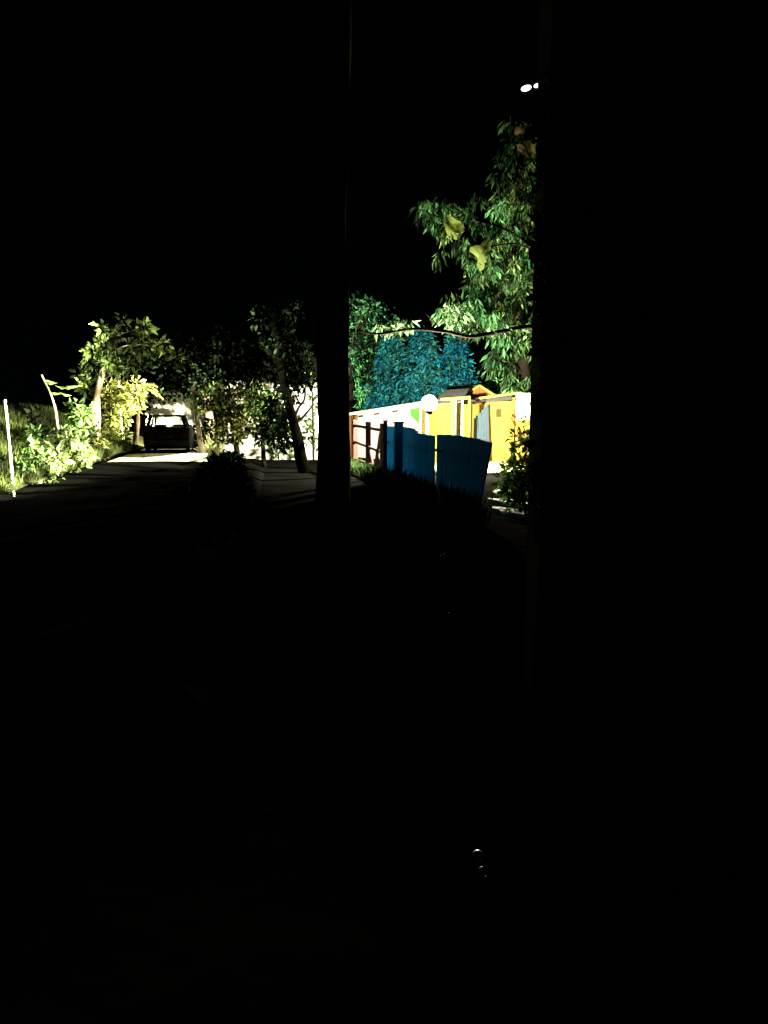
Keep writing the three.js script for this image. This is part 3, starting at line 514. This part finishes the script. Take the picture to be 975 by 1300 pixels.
{ // broad leaved plant high on the right
  const t = thing('banana_plant', 'tall banana plant with broad lit leaves before the dark wall', 'plant', V(atX(700, 19), 0, -19)), b = t.position;
  mesh('trunk', limb([V(0, 0, 0), V(.05, 2.5, 0), V(-.05, 5.2, .1)], .16, .1, 10, .05), M.bark, t);
  const broad = (px, pts, tone) => {
    const crv = new THREE.CatmullRomCurve3(pts.map(([x, y, d]) => at(x, y, d).sub(b)), true, 'catmullrom', .4), N = 44, c = [];
    const m = crv.getPoints(40).reduce((q, v) => q.add(v), V(0, 0, 0)).multiplyScalar(1 / 41);
    for (let i = 0; i < N; i++) { const v = crv.getPointAt(i / N); c.push(v.lerp(m, R(0, i % 5 ? .07 : .2))); }
    const g = new THREE.BufferGeometry(), pos = [], col = [], ring = k => c.map((v, i) => v.clone().lerp(m, k).add(V(0, 0, .012 * k)));
    const rings = [ring(0), ring(.35), ring(.7)], put = (...vs) => { for (const v of vs) { pos.push(v.x, v.y, v.z); col.push(...tone.map(q => q * (.9 + .2 * Math.sin(v.x * 40 + v.y * 25)))); } };
    for (let q = 0; q < 2; q++) for (let i = 0; i < N; i++) { const k = (i + 1) % N; put(rings[q][i], rings[q + 1][i], rings[q][k], rings[q][k], rings[q + 1][i], rings[q + 1][k]); }
    for (let i = 0; i < N; i++) put(rings[2][i], m.clone().add(V(0, 0, .01)), rings[2][(i + 1) % N]);
    g.setAttribute('position', new THREE.Float32BufferAttribute(pos, 3)); g.setAttribute('color', new THREE.Float32BufferAttribute(col, 3)); g.computeVertexNormals(); mesh('leaf', g, M.leaf, t);
  };
  broad(0, [[559, 265, 19], [566, 271, 19.2], [589, 284, 19.3], [588, 296, 19.2], [580, 305, 18.9], [568, 298, 18.8], [562, 282, 18.9]], [.2, .27, .06]);
  broad(0, [[594, 316, 19], [610, 309, 19.1], [625, 305, 19.3], [620, 325, 19.2], [612, 345, 18.9], [604, 340, 18.8], [606, 328, 18.9]], [.2, .27, .07]);
  broad(0, [[652, 163, 19], [670, 156, 19.1], [690, 146, 19.3], [688, 168, 19.2], [660, 178, 18.9]], [.2, .15, .07]);
  broad(0, [[650, 186, 19], [670, 178, 19.1], [690, 172, 19.3], [684, 190, 19.2], [672, 202, 18.9], [660, 194, 18.8]], [.21, .17, .07]);
  broad(0, [[573, 258, 19.1], [580, 262, 19.2], [594, 272, 19.3], [592, 276, 19.2], [582, 270, 19]], [.06, .14, .06]);
  const st = V(-.05, 5.2, -.1); for (const [x, y] of [[575, 275], [612, 315], [655, 182], [690, 165]]) mesh('leaf_stalk', limb([st, st.clone().lerp(at(x, y, 19.5).sub(b), .5).add(V(0, .25, 0)), at(x, y, 19.5).sub(b)], .03, .018, 6), M.bark, t);
}
// shrub at the path
tree('path_shrub', 'leafy shrub at the foot of the dark house wall beside the path', 'shrub', V(atX(666, 12), 0, -12), [at(668, 660, 12), at(664, 620, 12), at(660, 590, 12)], .03, .015,
  cl([...fill(645, 590, 682, 640, 11.5, 12.8, 26, 8, 24), ...fill(655, 555, 684, 595, 12, 13, 16, 8, 20), ...fill(632, 602, 650, 640, 12, 12.8, 8, 6, 14), ...fill(650, 640, 676, 662, 11.8, 12.4, 8, 5, 8)]), { L: .13, W: .06, droop: .05, tone: [.12, .22, .05] });
{ // grass at the foot of the rail fence
  const l = new Leaves(); const a = onFence(447), b = onFence(492);
  for (let i = 0; i < 900; i++) { const p = a.clone().lerp(b, rnd()).add(V(R(-.25, .2), 0, R(-.2, .5))); p.y = 0; l.add(p, V(R(-.4, .4), 1, R(-.3, .3)).normalize(), V(R(-1, 1), 0, R(-1, 1)).normalize(), R(.12, .42), .025, [.05 * R(.7, 1.3), .1, .03], R(.1, .6)); }
  for (let i = 0; i < 3200; i++) { const p = onFence(491).lerp(FB, rnd()).add(V(-.05 - .5 * rnd(), 0, R(0, .4))); p.y = 0; l.add(p, V(R(-.5, .5), 1, R(-.3, .3)).normalize(), V(R(-1, 1), 0, R(-1, 1)).normalize(), R(.15, .55), .03, [.008, .014, .005], R(.1, .6)); }
  tag(mesh('grass', l.geo(), M.leaf), 'rough grass along the foot of the rail fence and gates', 'grass', null, 'stuff');
}
// ---------- street lamp with two heads ----------
{
  const a = at(668, 112, 28), b = at(682.3, 108.6, 28), base = at(735, 560, 28), t = thing('street_lamp', 'twin headed street lamp glowing high above the trees', 'street lamp', V(base.x, 0, base.z)), o = t.position;
  const top = V(0, a.y + .1, 0); mesh('pole', limb([V(0, 0, 0), V(0, 6, 0), top], .1, .06, 10, 0), M.ironDark, t);
  for (const [p, s] of [[a, .82], [b, .58]]) {
    const q = p.clone().sub(o); mesh('arm', limb([top, top.clone().lerp(q, .5).add(V(0, .3, 0)), q.clone().add(V(.1, .1, 0))], .03, .025, 6, 0), M.ironDark, t);
    const e = new THREE.SphereGeometry(.22 * s, 16, 10); e.scale(1, .5, .6); e.rotateZ(.25); e.translate(q.x, q.y, q.z); mesh('lamp_head', e, glow(1, 1, .95, 3), t);
    const l = new THREE.PointLight(new THREE.Color(1, .95, .85), 1.2 * s, 0, 2); l.position.copy(q).add(V(0, -.02, 0)); l.castShadow = true; l.shadow.radius = 4; l.name = 'lamp_light'; t.add(l);
  }
}
// ---------- thin stake near the viewer ----------
{
  const f = at(640, 1230, 2.05), g0 = V(f.x, 0, f.z), top = at(560.5, 697, 2.0), t = thing('garden_stake', 'thin dark leaning metal stake with shiny clips in the foreground', 'stake', g0), loc = (px, py) => { const q = (py - 697) / (1230 - 697); return at(px, py, 2.0 + .05 * q).sub(g0); };
  mesh('rod', limb([V(0, 0, 0), top.clone().sub(g0)], .004, .0035, 8, 0), M.ironDark, t);
  for (const [px, py, r] of [[606.5, 1086, .016], [611.5, 1103, .007], [616.5, 1113, .003], [563, 706, .008], [570.5, 780, .006]]) { const q = loc(px, py); mesh('clip', new THREE.SphereGeometry(r, 12, 8).translate(q.x, q.y, q.z), M.steel, t); }
}
renderer.setSize(768, 1024);
renderer.render(scene, camera);
